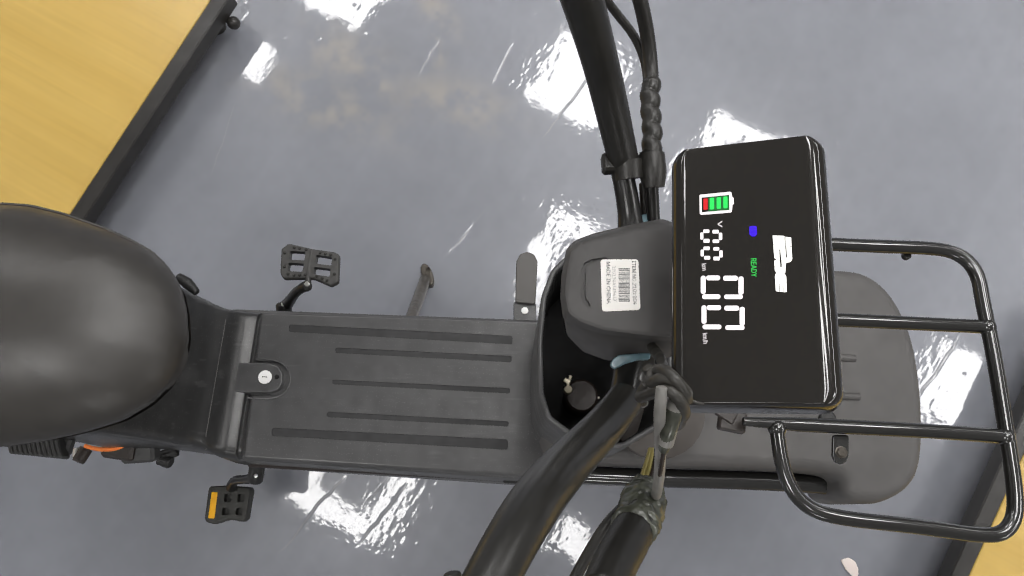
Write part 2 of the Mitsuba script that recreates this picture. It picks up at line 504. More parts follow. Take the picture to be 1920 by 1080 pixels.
# levelling knob at its corner
e = W(438, 43, .055)
put('levelling_knob', cat(trimesh.creation.icosphere(subdivisions=3, radius=.0135).apply_translation(e), tube([e, e + np.array([-.03, .012, .004])], .006, 12, False)), 'platform_paint', root)
c1 = W(1879, 866, .10) - np.array([*GU, 0]) * .35
platform(c1, 1.4, 1.2, 1, 1, 'black framed wooden platform beyond the front rack, lower right')

# ------------------------------------------------------------------ the bike
B = 'electric_bike'
tag(B, 'black step-through electric bike leaning on its kickstand with lit dashboard display', 'electric bike')

# deck: shell below, cover on top with recessed grip strips
shell = PP([(432, 579), (1040, 601), (1040, 903), (440, 862)], .385)
bike('body_shell', slab(shell, .29, .388, r=.006, rb=.01, rnd=.006, flare=.006), 'charcoal_plastic')
cover_out = PP([(489, 585), (1030, 602), (1030, 896), (455, 860)], .40)
cover = slab(cover_out, .3885, .401, r=.005, rnd=.007, step=.003, seg=5)
SL = [((542, 608.6), (542, 622.6), (961, 646), (961, 630)), ((629, 652), (629, 662), (959.5, 679.7), (959.5, 667.6)), ((623, 712), (623, 720.5), (956.5, 738), (956.5, 728)),
      ((613, 772), (613, 782), (954, 800), (954, 790)), ((510, 802), (510, 817.5), (952.6, 843.5), (952.6, 824))]
cuts = []
for s in SL:
    cuts.append(slab(PP(s, .40), .3985, .41, r=.0005, rnd=.0028, step=.002))
LOCKFLAP = [(441, 681), (480, 681), (508, 682), (523, 688), (531, 701), (531, 719), (524, 731), (508, 737), (465, 737), (432, 735)]
cuts.append(slab(PP([(x + (9 if x > 500 else 0), y + (5 if y > 710 else -4)) for x, y in LOCKFLAP], .40), .397, .41, r=.0005, rnd=.004, step=.002))


def boolean(a, b):
    def M(t):
        t = t.copy()
        t.merge_vertices()
        m_ = m3.Manifold(m3.Mesh(np.asarray(t.vertices, np.float32), np.asarray(t.faces, np.uint32)))
        if m_.status() != m3.Error.NoError:
            print('manifold', m_.status(), t.is_watertight, len(t.vertices))
        return m_
    A = M(a)
    for t in b:
        A = A - M(t)
    r_ = A.to_mesh()
    if len(r_.tri_verts) == 0:
        raise RuntimeError('empty boolean')
    return trimesh.Trimesh(r_.vert_properties[:, :3], r_.tri_verts, process=False)


ck = bike('battery_cover', boolean(cover, cuts), 'charcoal_plastic', smooth=25)
for s in SL:
    q = PP(s, .40)
    bike('grip_strip', slab(q + (q.mean(0) - q) * .0012, .3976, .4003, r=.0004, rnd=.0027, step=.002), 'strip_rubber', ck)
# lock flap, lock and its hole
fl = bike('lock_flap', slab(PP(LOCKFLAP,   .404), .3965, .4095, r=.002, rnd=.004, step=.002), 'charcoal_plastic')
lc = P(497, 707, .4098)
bike('lock_cylinder', cat(disc(lc - [0, 0, .002], .0100, .0035), ), 'lock_white', fl)
bike('key_slot', placed(boxm((.0075, .0013, .0008)), lc + [0, 0, .0018], (1, .0, 0), (0, 1, 0)), 'crank_black', fl)
hc = P(519, 707, .4096)
bike('latch_hole', disc(hc - [0, 0, .001], .0035, .0014), 'cavity_plastic', fl)

lip = PP([(445, 674), (480, 674), (510, 675), (530, 683), (543, 700), (543, 721), (534, 736), (512, 746), (465, 746), (440, 743)], .401)
bike('lip', tube([(*q_, .4012) for q_ in lip[1:-1]], .0013, 10), 'charcoal_plastic', fl)

# seat cowl: loft of stations from the deck's rear edge up under the seat
st = [((488, 584, .3975), (455, 861, .3975)), ((483, 584, .3975), (450, 861, .3975)), ((479, 583, .4035), (446, 860, .4035)), ((474, 583, .4055), (440, 860, .4055)), ((462, 582, .4085), (427, 858, .4085)), ((450, 580, .4145), (413, 855, .4145)),
      ((438, 578, .423), (400, 850, .423)), ((426, 577, .436), (388, 844, .436)), ((405, 568, .455), (350, 832, .455)), ((378, 550, .50), (300, 824, .50)), ((345, 525, .555), (225, 812, .555)),
      ((300, 500, .61), (150, 803, .61)), ((240, 475, .66), (60, 795, .66)), ((160, 450, .69), (-60, 790, .69))]
rows = []
for L_, R_ in st:
    a, b = P(*L_), P(*R_)
    x = (a[0] + b[0]) / 2
    hw = (a[1] - b[1]) / 2
    cy = (a[1] + b[1]) / 2 * .5
    rows.append((x, cy, hw, L_[2]))
rows = np.array(rows)
fine = np.linspace(0, len(rows) - 1, 110)
rows = PchipInterpolator(np.arange(len(rows)), rows)(fine)
for _ in range(12):
    rows[22:-1, [0, 3]] = (rows[21:-2, [0, 3]] + 2 * rows[22:-1, [0, 3]] + rows[23:, [0, 3]]) / 4
cols = np.linspace(-1, 1, 41)


def cowl_row(x, cy, hw, h, drop):
    out = []
    for c in cols:
        e = max(0, abs(c) - .9) / .1
        out.append((x, cy + hw * c * (1), h - .012 * e ** 2))
    out = [(x, cy - hw - .006, drop)] + [(x, cy - hw - .003, h - .03)] + out + [(x, cy + hw + .003, h - .03)] + [(x, cy + hw + .006, drop)]
    return np.array(out)


g = np.array([cowl_row(x, cy, hw, h, min(h - .06, .33 + max(0, h - .40) * .45)) for x, cy, hw, h in rows])
nr, nc = g.shape[:2]
ii, jj = np.meshgrid(np.arange(nr - 1), np.arange(nc - 1), indexing='ij')
a = (ii * nc + jj).ravel()
cw = trimesh.Trimesh(g.reshape(-1, 3), np.vstack([np.c_[a, a + nc, a + nc + 1], np.c_[a, a + nc + 1, a + 1]]), process=False)
if cw.face_normals[:, 2].sum() < 0:
    cw.invert()
ck2 = bike('seat_cowl', cw, 'cowl_plastic_shaded', smooth=40)
# moulded seam across the cowl
sx = rows[np.argmin(np.abs(rows[:, 3] - .437))]
bike('seam', tube([(sx[0] - .0005, sx[1] + sx[2] * t, sx[3] + .0003 - (.010 * max(0, abs(t) - .9) / .1)) for t in np.linspace(-.99, .99, 12)], .0007, 8, False), 'fender_plastic', ck2)
bike('side_hook', cat(tube([P(335, 520, .53), P(352, 532, .53), P(368, 548, .53)], [.006, .008, .005], 14)), 'dark_plastic')

# saddle
seat = [(-330, 500), (-200, 420), (-100, 392), (0, 383), (60, 387), (120, 402), (195, 428), (250, 453), (287, 474), (316, 503), (335, 535), (345, 580), (347, 630), (336, 678), (311, 720), (272, 757), (222, 787), (152, 809), (80, 825), (0, 836), (-100, 845), (-220, 830), (-330, 740)]
bike('saddle', dome(PP(seat, .745), .715, .738, .815, p=2.3, q=1.7, rnd=.03, step=.006, k=30), 'seat_vinyl', smooth=True)
sd = B + '__saddle'
sp = resample(PP(seat, .735), .006, .03)
sp = sp + inward(sp) * .0005
bike('piping', tube([(x, y, .737) for x, y in np.vstack([sp, sp[:1]])], .0020, 10, False), 'seat_vinyl', sd)

# things below the saddle on the right side
bike('orange_cable', tube([P(160, 836, .47), P(178, 841, .47), P(200, 843, .47), P(230, 836, .47)], .0029, 12), 'orange_wire')
bike('wire_plug', disc(P(162, 841, .46), .0085, .02, axis=(-.3, -1, .2)), 'brown_plastic')
bike('wire_plug', disc(P(147, 842, .46), .006, .012, axis=(.2, -1, .2)), 'steel')
bike('connector_block', placed(boxm((.045, .026, .022), .004), P(226, 842, .45), (1, -.10, 0), (0, 1, .3)), 'brown_plastic')
bike('connector_block', placed(boxm((.046, .032, .026), .004), P(264, 844, .44), (1, .12, 0), (0, 1, .3)), 'grey_plastic')
bike('foot_peg', cat(tube([P(330, 846, .40), P(298, 857, .40)], [.008, .008], 16, False), disc(P(300, 860, .40), .009, .018, axis=(1, -.3, 0))), 'dark_plastic')
ribs = [placed(boxm((.006, .03, .018), .0015), P(25 + 9 * i, 829 + .9 * i, .58), (1, .5, 0), (0, 1, 0)) for i in range(11)]
bike('ribbed_bumper', cat(placed(boxm((.085, .022, .014), .003), P(72, 829, .57), (1, -.09, 0), (0, 1, 0)), *ribs), 'grey_plastic')
bike('frame_screw', trimesh.creation.icosphere(subdivisions=2, radius=.0028).apply_translation(P(166, 804, .63)), 'steel')

# frame rail under the deck edge, wheels (mostly hidden)
bike('frame_rail', tube([P(470, 865, .335), P(760, 881, .335), P(1000, 896, .335)], .009, 16), 'brown_plastic')
bike('frame_rail', tube([P(470, 592, .33), P(1000, 612, .33)], .009, 16, False), 'rack_paint')
bike('rail_end', placed(boxm((.03, .012, .014), .002), P(962, 899, .345), (1, 0, 0), (0, 1, 0)), 'crank_black')


def wheel(x, y, name, R=.20, w=.045):
    t = np.linspace(0, 2 * math.pi, 49)
    k_ = bike(name, tube([(x + (R - w) * math.cos(a_), y, R + (R - w) * math.sin(a_)) for a_ in t], w, 18, False), 'tyre_rubber')
    bike('hub', disc((x, y - .04, R), .07, .08, axis=(0, 1, 0), ch=.1), 'dark_plastic', k_)
    for q_ in range(5):
        a_ = q_ * 2 * math.pi / 5
        bike('spoke', tube([(x, y, R), (x + (R - 2 * w) * math.cos(a_), y, R + (R - 2 * w) * math.sin(a_))], .014, 10, False), 'dark_plastic', k_)


wheel(-.56, 0, 'rear_wheel', .21)
wheel(.36, .01, 'front_wheel', .19)

# front fender shell and the black tube along it
fen = [(1010, 760), (1015, 845), (1060, 868), (1250, 874), (1450, 880), (1548, 888), (1568, 900), (1566, 922), (1580, 938), (1605, 945), (1640, 945), (1690, 920), (1714, 880), (1719, 800), (1713, 710), (1698, 630), (1664, 560), (1625, 525), (1585, 512), (1500, 512), (1300, 545), (1100, 590)]


def chaikin(pts, n=3):
    pts = np.asarray(pts, float)
    for _ in range(n):
        q = np.roll(pts, -1, 0)
        pts = np.stack([pts * .75 + q * .25, pts * .25 + q * .75], 1).reshape(-1, 2)
    return pts


fout = Polygon(chaikin(PP(fen, .47), 3)).buffer(0)
frings = [(0, .37), (0, .455)] + [(.017 * (1 - math.cos(t_)), .478 + .017 * math.sin(t_)) for t_ in np.linspace(0, math.pi / 2, 8)]
base_ring = resample(np.array(fout.exterior.coords)[:-1], .004)
fr_ = []
for ins, hh in frings:
    g_ = fout.buffer(-ins, quad_segs=8) if ins > 0 else fout
    g_ = g_ if g_.geom_type == 'Polygon' else max(g_.geoms, key=lambda q_: q_.area)
    pr = []
    for p_ in base_ring:
        q_ = g_.exterior.interpolate(g_.exterior.project(Point(p_)))
        pr.append((q_.x, q_.y))
    fr_.append(np.c_[np.array(pr), np.full(len(pr), hh)])
fk = bike('front_fender', rings_mesh(fr_), 'fender_plastic', smooth=50)
for (u, v, L_) in ((1596, 671, 34), (1604, 743, 34)):
    a_, b_ = P(u - L_, v - 1, .495), P(u + 6, v + 1, .495)
    bike('rib', tube([a_, b_], .0052, 14, False), 'fender_plastic', fk)
bike('fender_tube', tube([P(1050, 888, .43), P(1100, 891, .43), P(1300, 898, .43), P(1500, 906, .43), P(1570, 912, .43)], rp(1300, 890, .43, 17), 20), 'rack_paint')
bike('round_horn', cat(disc(P(1228, 772, .52), rp(1228, 772, .52, 88), .022, ch=.25), ), 'horn_plastic')


# storage cup round the head tube: wall, floor, ignition lock
cupo = [(1062, 478), (1034, 505), (1015, 555), (1007, 640), (1009, 738), (1024, 786), (1058, 812), (1105, 838), (1170, 842), (1240, 800), (1262, 720), (1262, 560), (1240, 480), (1160, 458)]
co = resample(PP(cupo, .66), .004, .02)
ci = co + inward(co) * .0065
cl = co + inward(co) * -.004


def wall(out, inn, h0, h1, b=.0025):
    rings = []
    for p_, h_ in ((out, h0), (out, h1 - b), (out + inward(out) * b * .4, h1 - b * .3), (out + inward(out) * b, h1), (inn - inward(inn) * b, h1), (inn - inward(inn) * b * .4, h1 - b * .3), (inn, h1 - b), (inn, h0)):
        rings.append(np.c_[p_, np.full(len(p_), h_)])
    return rings_mesh(rings, False, False)


cupk = bike('storage_cup', wall(co, ci, .40, .66), 'charcoal_plastic', smooth=40)
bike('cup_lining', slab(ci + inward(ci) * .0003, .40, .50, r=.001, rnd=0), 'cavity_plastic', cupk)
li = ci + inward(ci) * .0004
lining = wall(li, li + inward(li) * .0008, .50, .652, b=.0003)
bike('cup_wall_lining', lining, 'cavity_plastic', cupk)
ig = P(1090, 742, .545)
igk = bike('ignition_switch', cat(tube([ig - [0, 0, .045], ig, ig + [0, 0, .003]], [rp(1090, 742, .545, 31)] * 2 + [rp(1090, 742, .545, 27)], 28, False, ends='flat')), 'brown_plastic')
kk = P(1066, 718, .572)
ke = bike('ignition_key', cat(placed(boxm((.0045, .020, .003), .0008), kk, (1, -.25, 0), (.2, 1, .4)), placed(boxm((.009, .006, .003), .0008), kk + [-.002, .002, .001], (1, -.6, 0), (.6, 1, .4)), disc(kk - [0, .008, .012], .0055, .012)), 'key_brass', igk)

# head tube and stem
ht = P(1175, 600, .90)
bike('head_tube', tube([P(1160, 640, .45), P(1175, 610, .70), P(1180, 590, .92)], .024, 24), 'dark_plastic')

# console over the stem
con = [(1052, 520), (1061, 470), (1076, 456), (1112, 443), (1180, 427), (1236, 416), (1264, 424), (1266, 644), (1205, 638), (1130, 629), (1080, 614), (1055, 600), (1050, 560)]
conb = [(1053, 520), (1063, 475), (1078, 461), (1112, 448), (1180, 433), (1236, 423), (1264, 428), (1266, 672), (1210, 675), (1138, 676), (1094, 660), (1062, 628), (1053, 570)]
top = [(1062, 522), (1070, 477), (1083, 464), (1116, 452), (1182, 436), (1234, 427), (1264, 432), (1266, 634), (1205, 628), (1132, 619), (1088, 603), (1067, 588), (1060, 558)]
n_ = 150


def ring_of(pts, h, rnd):
    p_ = Polygon(PP(pts, h))
    p_ = p_.buffer(-rnd, quad_segs=10).buffer(2 * rnd, quad_segs=10).buffer(-rnd, quad_segs=10)
    c_ = np.array(p_.centroid.coords[0])
    th_ = np.linspace(0, 2 * math.pi, n_, endpoint=False)
    out = []
    for a_ in th_:
        x_ = p_.exterior.intersection(LineString([c_, c_ + .5 * np.array([math.cos(a_), math.sin(a_)])]))
        x_ = x_ if x_.geom_type == 'Point' else x_.geoms[0]
        out.append((x_.x, x_.y))
    return np.array(out)


r_out, r_top = ring_of(con, .955, .006), ring_of(top, .985, .006)
r_bot = ring_of(conb, .92, .010)
rr = [np.c_[r_bot + inward(r_bot) * .004, np.full(n_, .910)]] + [np.c_[r_bot * (1 - t_) + r_out * t_, np.full(n_, .92 + .038 * math.sin(t_ * math.pi / 2))] for t_ in np.linspace(0, 1, 6)]
for t in np.linspace(0.15, 1, 7):
    rr.append(np.c_[r_out * (1 - t) + r_top * t, np.full(n_, .958 + .027 * math.sin(t * math.pi / 2))])
rr.append(np.c_[r_top + inward(r_top) * .003, np.full(n_, .9862)])
conm = rings_mesh(rr)


def thick(uv, h, w):
    """outline in the bike's plane of a line of width w through photo pixels"""
    return LineString(PP(uv, h)).buffer(w / 2, cap_style='round', join_style='round')


gr = thick([(1135, 487), (1112, 490), (1099, 496), (1094, 510), (1093, 550), (1095, 562), (1102, 572)], .986, .0036)
grm = trimesh.creation.extrude_polygon(gr, .01, engine='earcut')
grm.apply_translation([0, 0, .9838])
ridge = thick([(1072, 468), (1112, 455), (1180, 446), (1236, 444)], .985, .0018)
conk = bike('console_cover', boolean(conm, [grm]), 'console_plastic', smooth=30)
# barcode sticker
HS = .9866
stq = PP([(1126, 486), (1197, 486), (1201, 581), (1129, 584)], HS)
stk = bike('sticker', slab(stq, .9863, HS, r=.0002, rnd=.002, step=.0015), 'sticker_paper', conk)


def on_bike_text(txt, uv0, uv1, h, cap_px, bold=False):
    """lettering on a level face from photo pixel uv0 to uv1, letter tops to the photo's right"""
    a_, b_ = P(*uv0, h), P(*uv1, h)
    m_ = meshkit.text_mesh(txt, 1.0, .02, bold)
    w_ = m_.bounds[1][0] - m_.bounds[0][0]
    m_.apply_translation([-m_.bounds[0][0], 0, 0])
    sc = np.linalg.norm(b_ - a_) / w_
    m_.apply_transform(np.diag([sc, rp(*uv0, h, cap_px), .005, 1]))
    d = b_ - a_
    return placed(m_, a_, d, np.cross([0, 0, 1], d))


bike('print', on_bike_text('ITEM NO.2101104', (1185, 489), (1187, 571), HS, 7, True), 'print_ink', stk, smooth=False)
bike('print', on_bike_text('2101104139617', (1148, 499), (1150, 565), HS, 6), 'print_ink', stk, smooth=False)
bike('print', on_bike_text('MADE IN CHINA', (1137, 491), (1138, 570), HS, 7, True), 'print_ink', stk, smooth=False)
rng = np.random.default_rng(7)
bars, v_ = [], 503.0
while v_ < 564:
    w_ = rng.choice([.7, 1.0, 1.6, 2.6])
    q_ = PP([(1160, v_), (1181, v_ - .3), (1181, v_ + w_ - .3), (1160, v_ + w_)], HS)
    m_ = trimesh.creation.extrude_polygon(Polygon(q_).buffer(0), .0001, engine='earcut')
    m_.apply_translation([0, 0, HS])
    bars.append(m_)
    v_ += w_ + rng.choice([.7, 1.0, 1.6])
bike('barcode', cat(*bars), 'print_ink', stk, smooth=False)

# blue protective film peeking out under the console
bike('protective_film', cat(slab(PP([(1143, 684), (1150, 672), (1162, 665), (1200, 662), (1222, 662), (1218, 674), (1195, 675), (1172, 682), (1152, 692)],   .95), .9475, .9505, r=.001, rnd=.0015, step=.0015)), 'film_blue')
bike('protective_film', cat(slab(PP([(1168, 410), (1195, 405), (1218, 398), (1222, 412), (1210, 424), (1172, 424)], .93), .927, .930, r=.001, rnd=.0015, step=.0015)), 'film_blue')

# handlebar: steel bar, rubber grips
hb = bike('handlebar', tube([P(1162, 300, .955), P(1172, 350, .945), P(1180, 400, .935), P(1186, 480, .925), P(1190, 570, .92), P(1186, 650, .92), P(1180, 700, .925), P(1170, 760, .935)],
                            [rp(1172, 350, .945, 21), rp(1172, 350, .945, 21), rp(1180, 400, .935, 22), .0135, .0135, .0130, .0125, .0125], 24), 'bar_paint')
gp = [(1169, 300, .957, 28.5), (1163, 275, .965, 29.5), (1146, 200, .99, 32), (1121, 100, 1.03, 35), (1092, 0, 1.07, 40), (1068, -80, 1.10, 43)]
lg = bike('left_grip', tube([P(*p_[:3]) for p_ in gp], [rp(*p_) for p_ in gp], 28), 'grip_rubber')
gq = [(1172, 748, .955, 33), (1152, 776, .968, 35.5), (1120, 813, .99, 38.5), (1085, 849, 1.015, 42), (1033, 905, 1.05, 48), (987, 968, 1.08, 51.5), (945, 1040, 1.10, 52), (903, 1120, 1.115, 52)]
bike('right_grip', tube([P(*p_[:3]) for p_ in gq], [rp(*p_) for p_ in gq], 32), 'grip_satin')
bike('stem_clamp', cat(tube([P(1193, 628, .90), P(1190, 680, .915), P(1184, 728, .925)], [rp(1190, 680, .91, 36), rp(1190, 680, .91, 37), rp(1190, 680, .91, 35)], 24, False), tube([P(1196, 700, .915), P(1238, 712, .92)], [.013, .010], 20, False)), 'stem_paint')
bike('clamp_bolt', disc(P(1205, 756, .945), .0035, .004), 'steel')
bike('clamp_bolt', disc(P(1122, 746, .90), .0011, .002), 'stand_steel')

# collar with cable sleeve on the left bar
cb = B + '__left_collar'
a_, b_ = P(1175, 302, .957), P(1180, 336, .952)
bike('left_collar', cat(tube([a_, b_], [rp(1180, 304, .957, 29), rp(1184, 338, .952, 26)], 28, False, ends='flat'),
                        placed(boxm((.012, .016, .012), .002), P(1142, 307, .955), (1, .1, 0), (0, 1, 0))), 'cable_jacket')
bike('cable_sleeve', cat(tube([P(1221, 290, .955), P(1224, 325, .952), P(1226, 352, .948)], [rp(1221, 290, .955, 25), rp(1224, 330, .952, 26), rp(1226, 352, .948, 20)], 26, False, ends='flat')), 'cable_jacket')
bike('sleeve_mouth', disc(P(1219, 288, .957), rp(1221, 290, .957, 20), .0008, axis=P(1219, 280, .958) - P(1219, 288, .957), ch=.01), 'cavity_plastic')
# twisted wrap and cables
tw, tr = [], []
for i in range(57):
    t = i / 56
    tw.append(P(1220 + 2 * math.sin(t * 6) + 2.5 * math.sin(t * 4.4 * 2 * math.pi), 288 - 132 * t, .957 + .004 * t))
    tr.append(rp(1220, 220, .957, 14.2 + 4.2 * abs(math.sin(t * 4.4 * math.pi + .5)) ** .6))
bike('spiral_wrap', tube(tw, tr, 20, False), 'cable_jacket')
bike('thick_cable', tube([P(1222, 165, .961), P(1219, 110, .963), P(1212, 55, .98), P(1200, 0, 1.0), P(1185, -60, 1.02)], rp(1215, 60, .965, 13.5), 18), 'cable_jacket')
bike('brake_cable', tube([P(1213, 160, .957), P(1207, 110, .957), P(1190, 70, .965), P(1160, 30, .975), P(1137, 0, .985), P(1100, -50, 1.0)], rp(1190, 60, .957, 8), 14), 'cable_jacket')
bike('brake_cable', tube([P(1222, 345, .945), P(1224, 385, .935), P(1226, 430, .925)], rp(1225, 390, .94, 12.5), 14), 'bar_paint')
bike('thick_cable', tube([P(1207, 345, .94), P(1209, 385, .93), P(1214, 425, .92)], rp(1210, 390, .94, 9), 14), 'cable_jacket')

# right side: knotted cables, connector, sheath
KN = B + '__knotted_cable'
lk = 1.07
bike('knotted_cable', tube([P(1222, 650, .95), P(1236, 668, .99), P(1240, 690, 1.03), P(1222, 706, 1.06), P(1228, 716, 1.075), P(1255, 708, 1.085), P(1275, 722, 1.085), P(1281, 748, 1.06), P(1276, 772, 1.02), P(1262, 800, .96)], rp(1250, 730, lk, 12), 16), 'knot_jacket')
bike('knotted_cable', tube([P(1212, 722, 1.04), P(1235, 732, 1.075), P(1262, 735, 1.085), P(1276, 752, 1.08), P(1276, 775, 1.06)], rp(1250, 730, lk, 12), 16), 'knot_jacket')
bike('knotted_cable', tube([P(1215, 690, 1.02), P(1236, 694, 1.07), P(1262, 706, 1.088), P(1280, 728, 1.085), P(1281, 750, 1.07)], rp(1250, 730, lk, 11), 16), 'knot_jacket')
bike('thin_wire', tube([P(1284, 742, 1.07), P(1300, 752, 1.072), P(1318, 757, 1.07)], rp(1300, 750, 1.07, 3), 8), 'knot_jacket')
bike('grey_cable', tube([P(1241, 728, 1.085), P(1238, 760, 1.08), P(1237, 800, 1.06), P(1238, 860, 1.03), P(1235, 900, 1.01), P(1226, 940, .965), P(1217, 990, .925)], rp(1236, 820, 1.05, 11), 16), 'grey_cable')
ck_ = bike('connector', tube([P(1272, 742, 1.075), P(1265, 770, 1.07), P(1252, 815, 1.06), P(1245, 842, 1.05)], [rp(1265, 780, 1.07, 15), rp(1265, 780, 1.07, 16), rp(1255, 820, 1.06, 15), rp(1250, 830, 1.05, 10)], 18), 'tape_teal')
bike('band', tube([P(1256, 802, 1.063), P(1248, 831, 1.055)], rp(1255, 815, 1.06, 15.5), 18, False, ends='flat'), 'grey_cable', ck_)
bike('band', tube([P(1270, 752, 1.074), P(1266, 766, 1.071)], rp(1265, 760, 1.07, 16.5), 18, False, ends='flat'), 'grey_cable', ck_)
bike('thin_wire', tube([P(1246, 840, 1.05), P(1242, 862, 1.04), P(1237, 890, 1.02)], rp(1245, 850, 1.04, 4.5), 10), 'brown_plastic')
for j, (du, col) in enumerate(((-13, 'olive_wire'), (-5, 'olive_wire'), (4, 'brown_plastic'), (10, 'knot_jacket'))):
    bike('thin_wire', tube([P(1226 + du * .5, 842, .93), P(1221 + du, 880, .94), P(1211 + du, 915, .95), P(1205 + du, 950, .957)], rp(1215, 880, .94, 4.5), 10), col)
shx = [(1209, 920, .955, 24), (1206, 940, .965, 29), (1196, 975, .985, 37), (1176, 1015, 1.005, 41), (1152, 1060, 1.025, 42), (1130, 1110, 1.045, 42)]
shk = bike('cable_sheath', tube([P(*p_[:3]) for p_ in shx], [rp(*p_) for p_ in shx], 26), 'grip_rubber')



def crumple(m_, amp, f, seed):
    m_ = m_.copy()
    n0 = m_.vertex_normals
    m_.vertices = np.asarray(m_.vertices) + n0 * ((meshkit.fbm(np.asarray(m_.vertices) * f, 3, seed) - .45) * amp)[:, None]
    return m_


for j_, (t0, t1, rr_) in enumerate(((.02, .20, 33), (.17, .48, 40.5))):
    pr = [np.array([np.interp(t_, np.linspace(0, 1, 6), [p_[k_] for p_ in shx]) for k_ in range(3)]) for t_ in np.linspace(t0, t1, 5)]
    bike('tape_wrap', crumple(tube([P(*q_) for q_ in pr], [rp(*q_, rr_ + 3 * math.sin(2.2 * i_)) for i_, q_ in enumerate(pr)], 44, n=40), .0075, 170, j_), 'tape_teal', shk, smooth=50)
bike('brake_cable', tube([P(1195, 935, .93), P(1165, 955, .945), P(1137, 985, .955), P(1105, 1035, .955), P(1080, 1080, .955), P(1060, 1120, .955)], rp(1110, 1030, .95, 11), 14), 'cable_jacket')
bike('lever_end', tube([P(848, 1078, .97), P(852, 1110, .97)], rp(850, 1080, .97, 17), 18, False), 'cable_jacket')

# front rack
HR = .74
rt = .0073


def rackpath(pts):
    return [P(u, v, HR) for u, v in pts]


rk = bike('front_rack', tube(rackpath([(1400, 450), (1480, 454), (1560, 458), (1680, 463), (1745, 466), (1785, 473), (1812, 488), (1831, 514), (1840, 550), (1858, 640), (1882, 780), (1896, 870), (1903, 930), (1900, 972), (1880, 998), (1845, 1003),
                                       (1790, 997), (1700, 985), (1610, 975), (1560, 967), (1520, 953), (1490, 925), (1471, 885), (1462, 845), (1456, 800)]), rt, 22), 'rack_paint')
bike('cross_bar', tube(rackpath([(1400, 592), (1620, 602), (1851, 613)]), rt, 20), 'rack_paint', rk)
bike('cross_bar', tube(rackpath([(1395, 790), (1500, 796), (1700, 806), (1886, 819)]), [.0045, .0073, .0073, .0073], 20), 'rack_paint', rk)
for (u, v) in ((1850, 613), (1884, 819), (1457, 803)):
    bike('weld', trimesh.creation.icosphere(subdivisions=3, radius=.0092).apply_translation(P(u, v, HR)), 'rack_paint', rk)
tb = slab(PP([(1562, 815), (1592, 815), (1592, 855), (1588, 866), (1577, 871), (1566, 866), (1561, 855)], .728), .725, .728, r=.0008, rnd=.003, step=.0015)
tk = bike('mounting_tab', tb, 'rack_paint', rk)
bike('bolt', cat(disc(P(1577, 848, .728), .0062, .0012), trimesh.creation.cylinder(radius=.0042, height=.004, sections=6).apply_translation(P(1577, 848, .731))), 'stand_steel', rk)
bike('mounting_tab', disc(P(1549, 786, .728), .0085, .006), 'crank_black', rk)
bike('mounting_tab', disc(P(1697, 481, .728), .0045, .006), 'crank_black', rk)
bike('rack_bracket', cat(placed(boxm((.028, .022, .012), .002), P(1372, 790, .72), (1, -.15, 0), (.2, 1, 0)), placed(boxm((.02, .014, .006), .001), P(1362, 776, .725), (1, -.6, 0), (.6, 1, 0))), 'brown_plastic')
bike('rack_post', tube([P(1380, 700, .74), P(1330, 690, .80), P(1290, 680, .90)], .010, 16), 'rack_paint')

# left pedal and crank
HP = .405
pout = [(527, 466), (541, 456), (585, 466), (626, 472), (636, 477), (634, 528), (620, 536), (588, 522), (578, 521), (530, 522), (525, 512)]
pcut = [[(544, 470), (573, 472), (571, 488), (542, 487)], [(541, 492), (570, 494), (567, 510), (539, 508)], [(593, 477), (623, 482), (621, 498), (591, 494)], [(589, 500), (620, 504), (618, 519), (587, 514)]]
pm = boolean(slab(PP(pout, HP), HP - .013, HP, r=.003, rb=.003, rnd=.004, step=.003), [slab(PP(c_, HP), HP - .04, HP + .02, r=.001, rnd=.001, step=.003) for c_ in pcut])
pk = bike('left_pedal', pm, 'pedal_plastic', smooth=30)
bike('spindle', tube([P(585, 470, HP - .004), P(580, 500, HP - .004), P(577, 538, HP - .004)], rp(580, 500, HP, 5.5), 14, False), 'pedal_plastic', pk)
studs = [trimesh.creation.icosphere(subdivisions=1, radius=.0024).apply_translation(P(u, v, HP)) for u, v in ((552, 464), (562, 466), (574, 468), (600, 474), (610, 476), (620, 478), (540, 514), (551, 516), (562, 516), (572, 515), (594, 518), (604, 522), (613, 526), (534, 474), (533, 500), (628, 486), (627, 514))]
bike('studs', cat(*studs), 'pedal_dark', pk)
bike('left_crank', cat(tube([P(576, 536, .40), P(562, 543, .38), P(546, 560, .33), P(532, 577, .29)], [.0085, .0075, .0085, .0105], 16), tube([P(532, 572, .30), P(534, 596, .29)], .013, 16, False)), 'crank_black')
bike('crank_bolt', disc(P(576, 533, .409), .004, .003), 'steel')
bike('crank_bolt', disc(P(532, 571, .311), .0038, .003), 'steel')

# right pedal and crank
HQ = .17
qout = [(391, 912), (430, 910), (466, 913), (470, 918), (461, 972), (455, 979), (436, 975), (425, 975), (400, 983), (386, 979), (383, 972)]
qcut = [[(421, 926), (436, 926), (434, 941), (419, 941)], [(446, 926), (460, 926), (458, 941), (444, 941)], [(417, 952), (432, 952), (430, 966), (415, 966)], [(443, 952), (457, 952), (454, 966), (441, 966)]]
pm = boolean(slab(PP(qout, HQ), HQ - .024, HQ, r=.003, rb=.003, rnd=.005, step=.003), [slab(PP(c_, HQ), HQ - .012, HQ + .02, r=.001, rnd=.001, step=.003) for c_ in qcut])
qk = bike('right_pedal', pm, 'pedal_dark', smooth=30)
bike('reflector', slab(PP([(397, 922), (408, 923), (402, 972), (390, 972)], HQ + .001), HQ - .003, HQ + .0015, r=.0008, rnd=.001, step=.002), 'amber_reflector', qk)
labels[qk + '__reflector'] = {'label': 'amber reflector strip on the near edge of the pedal'}
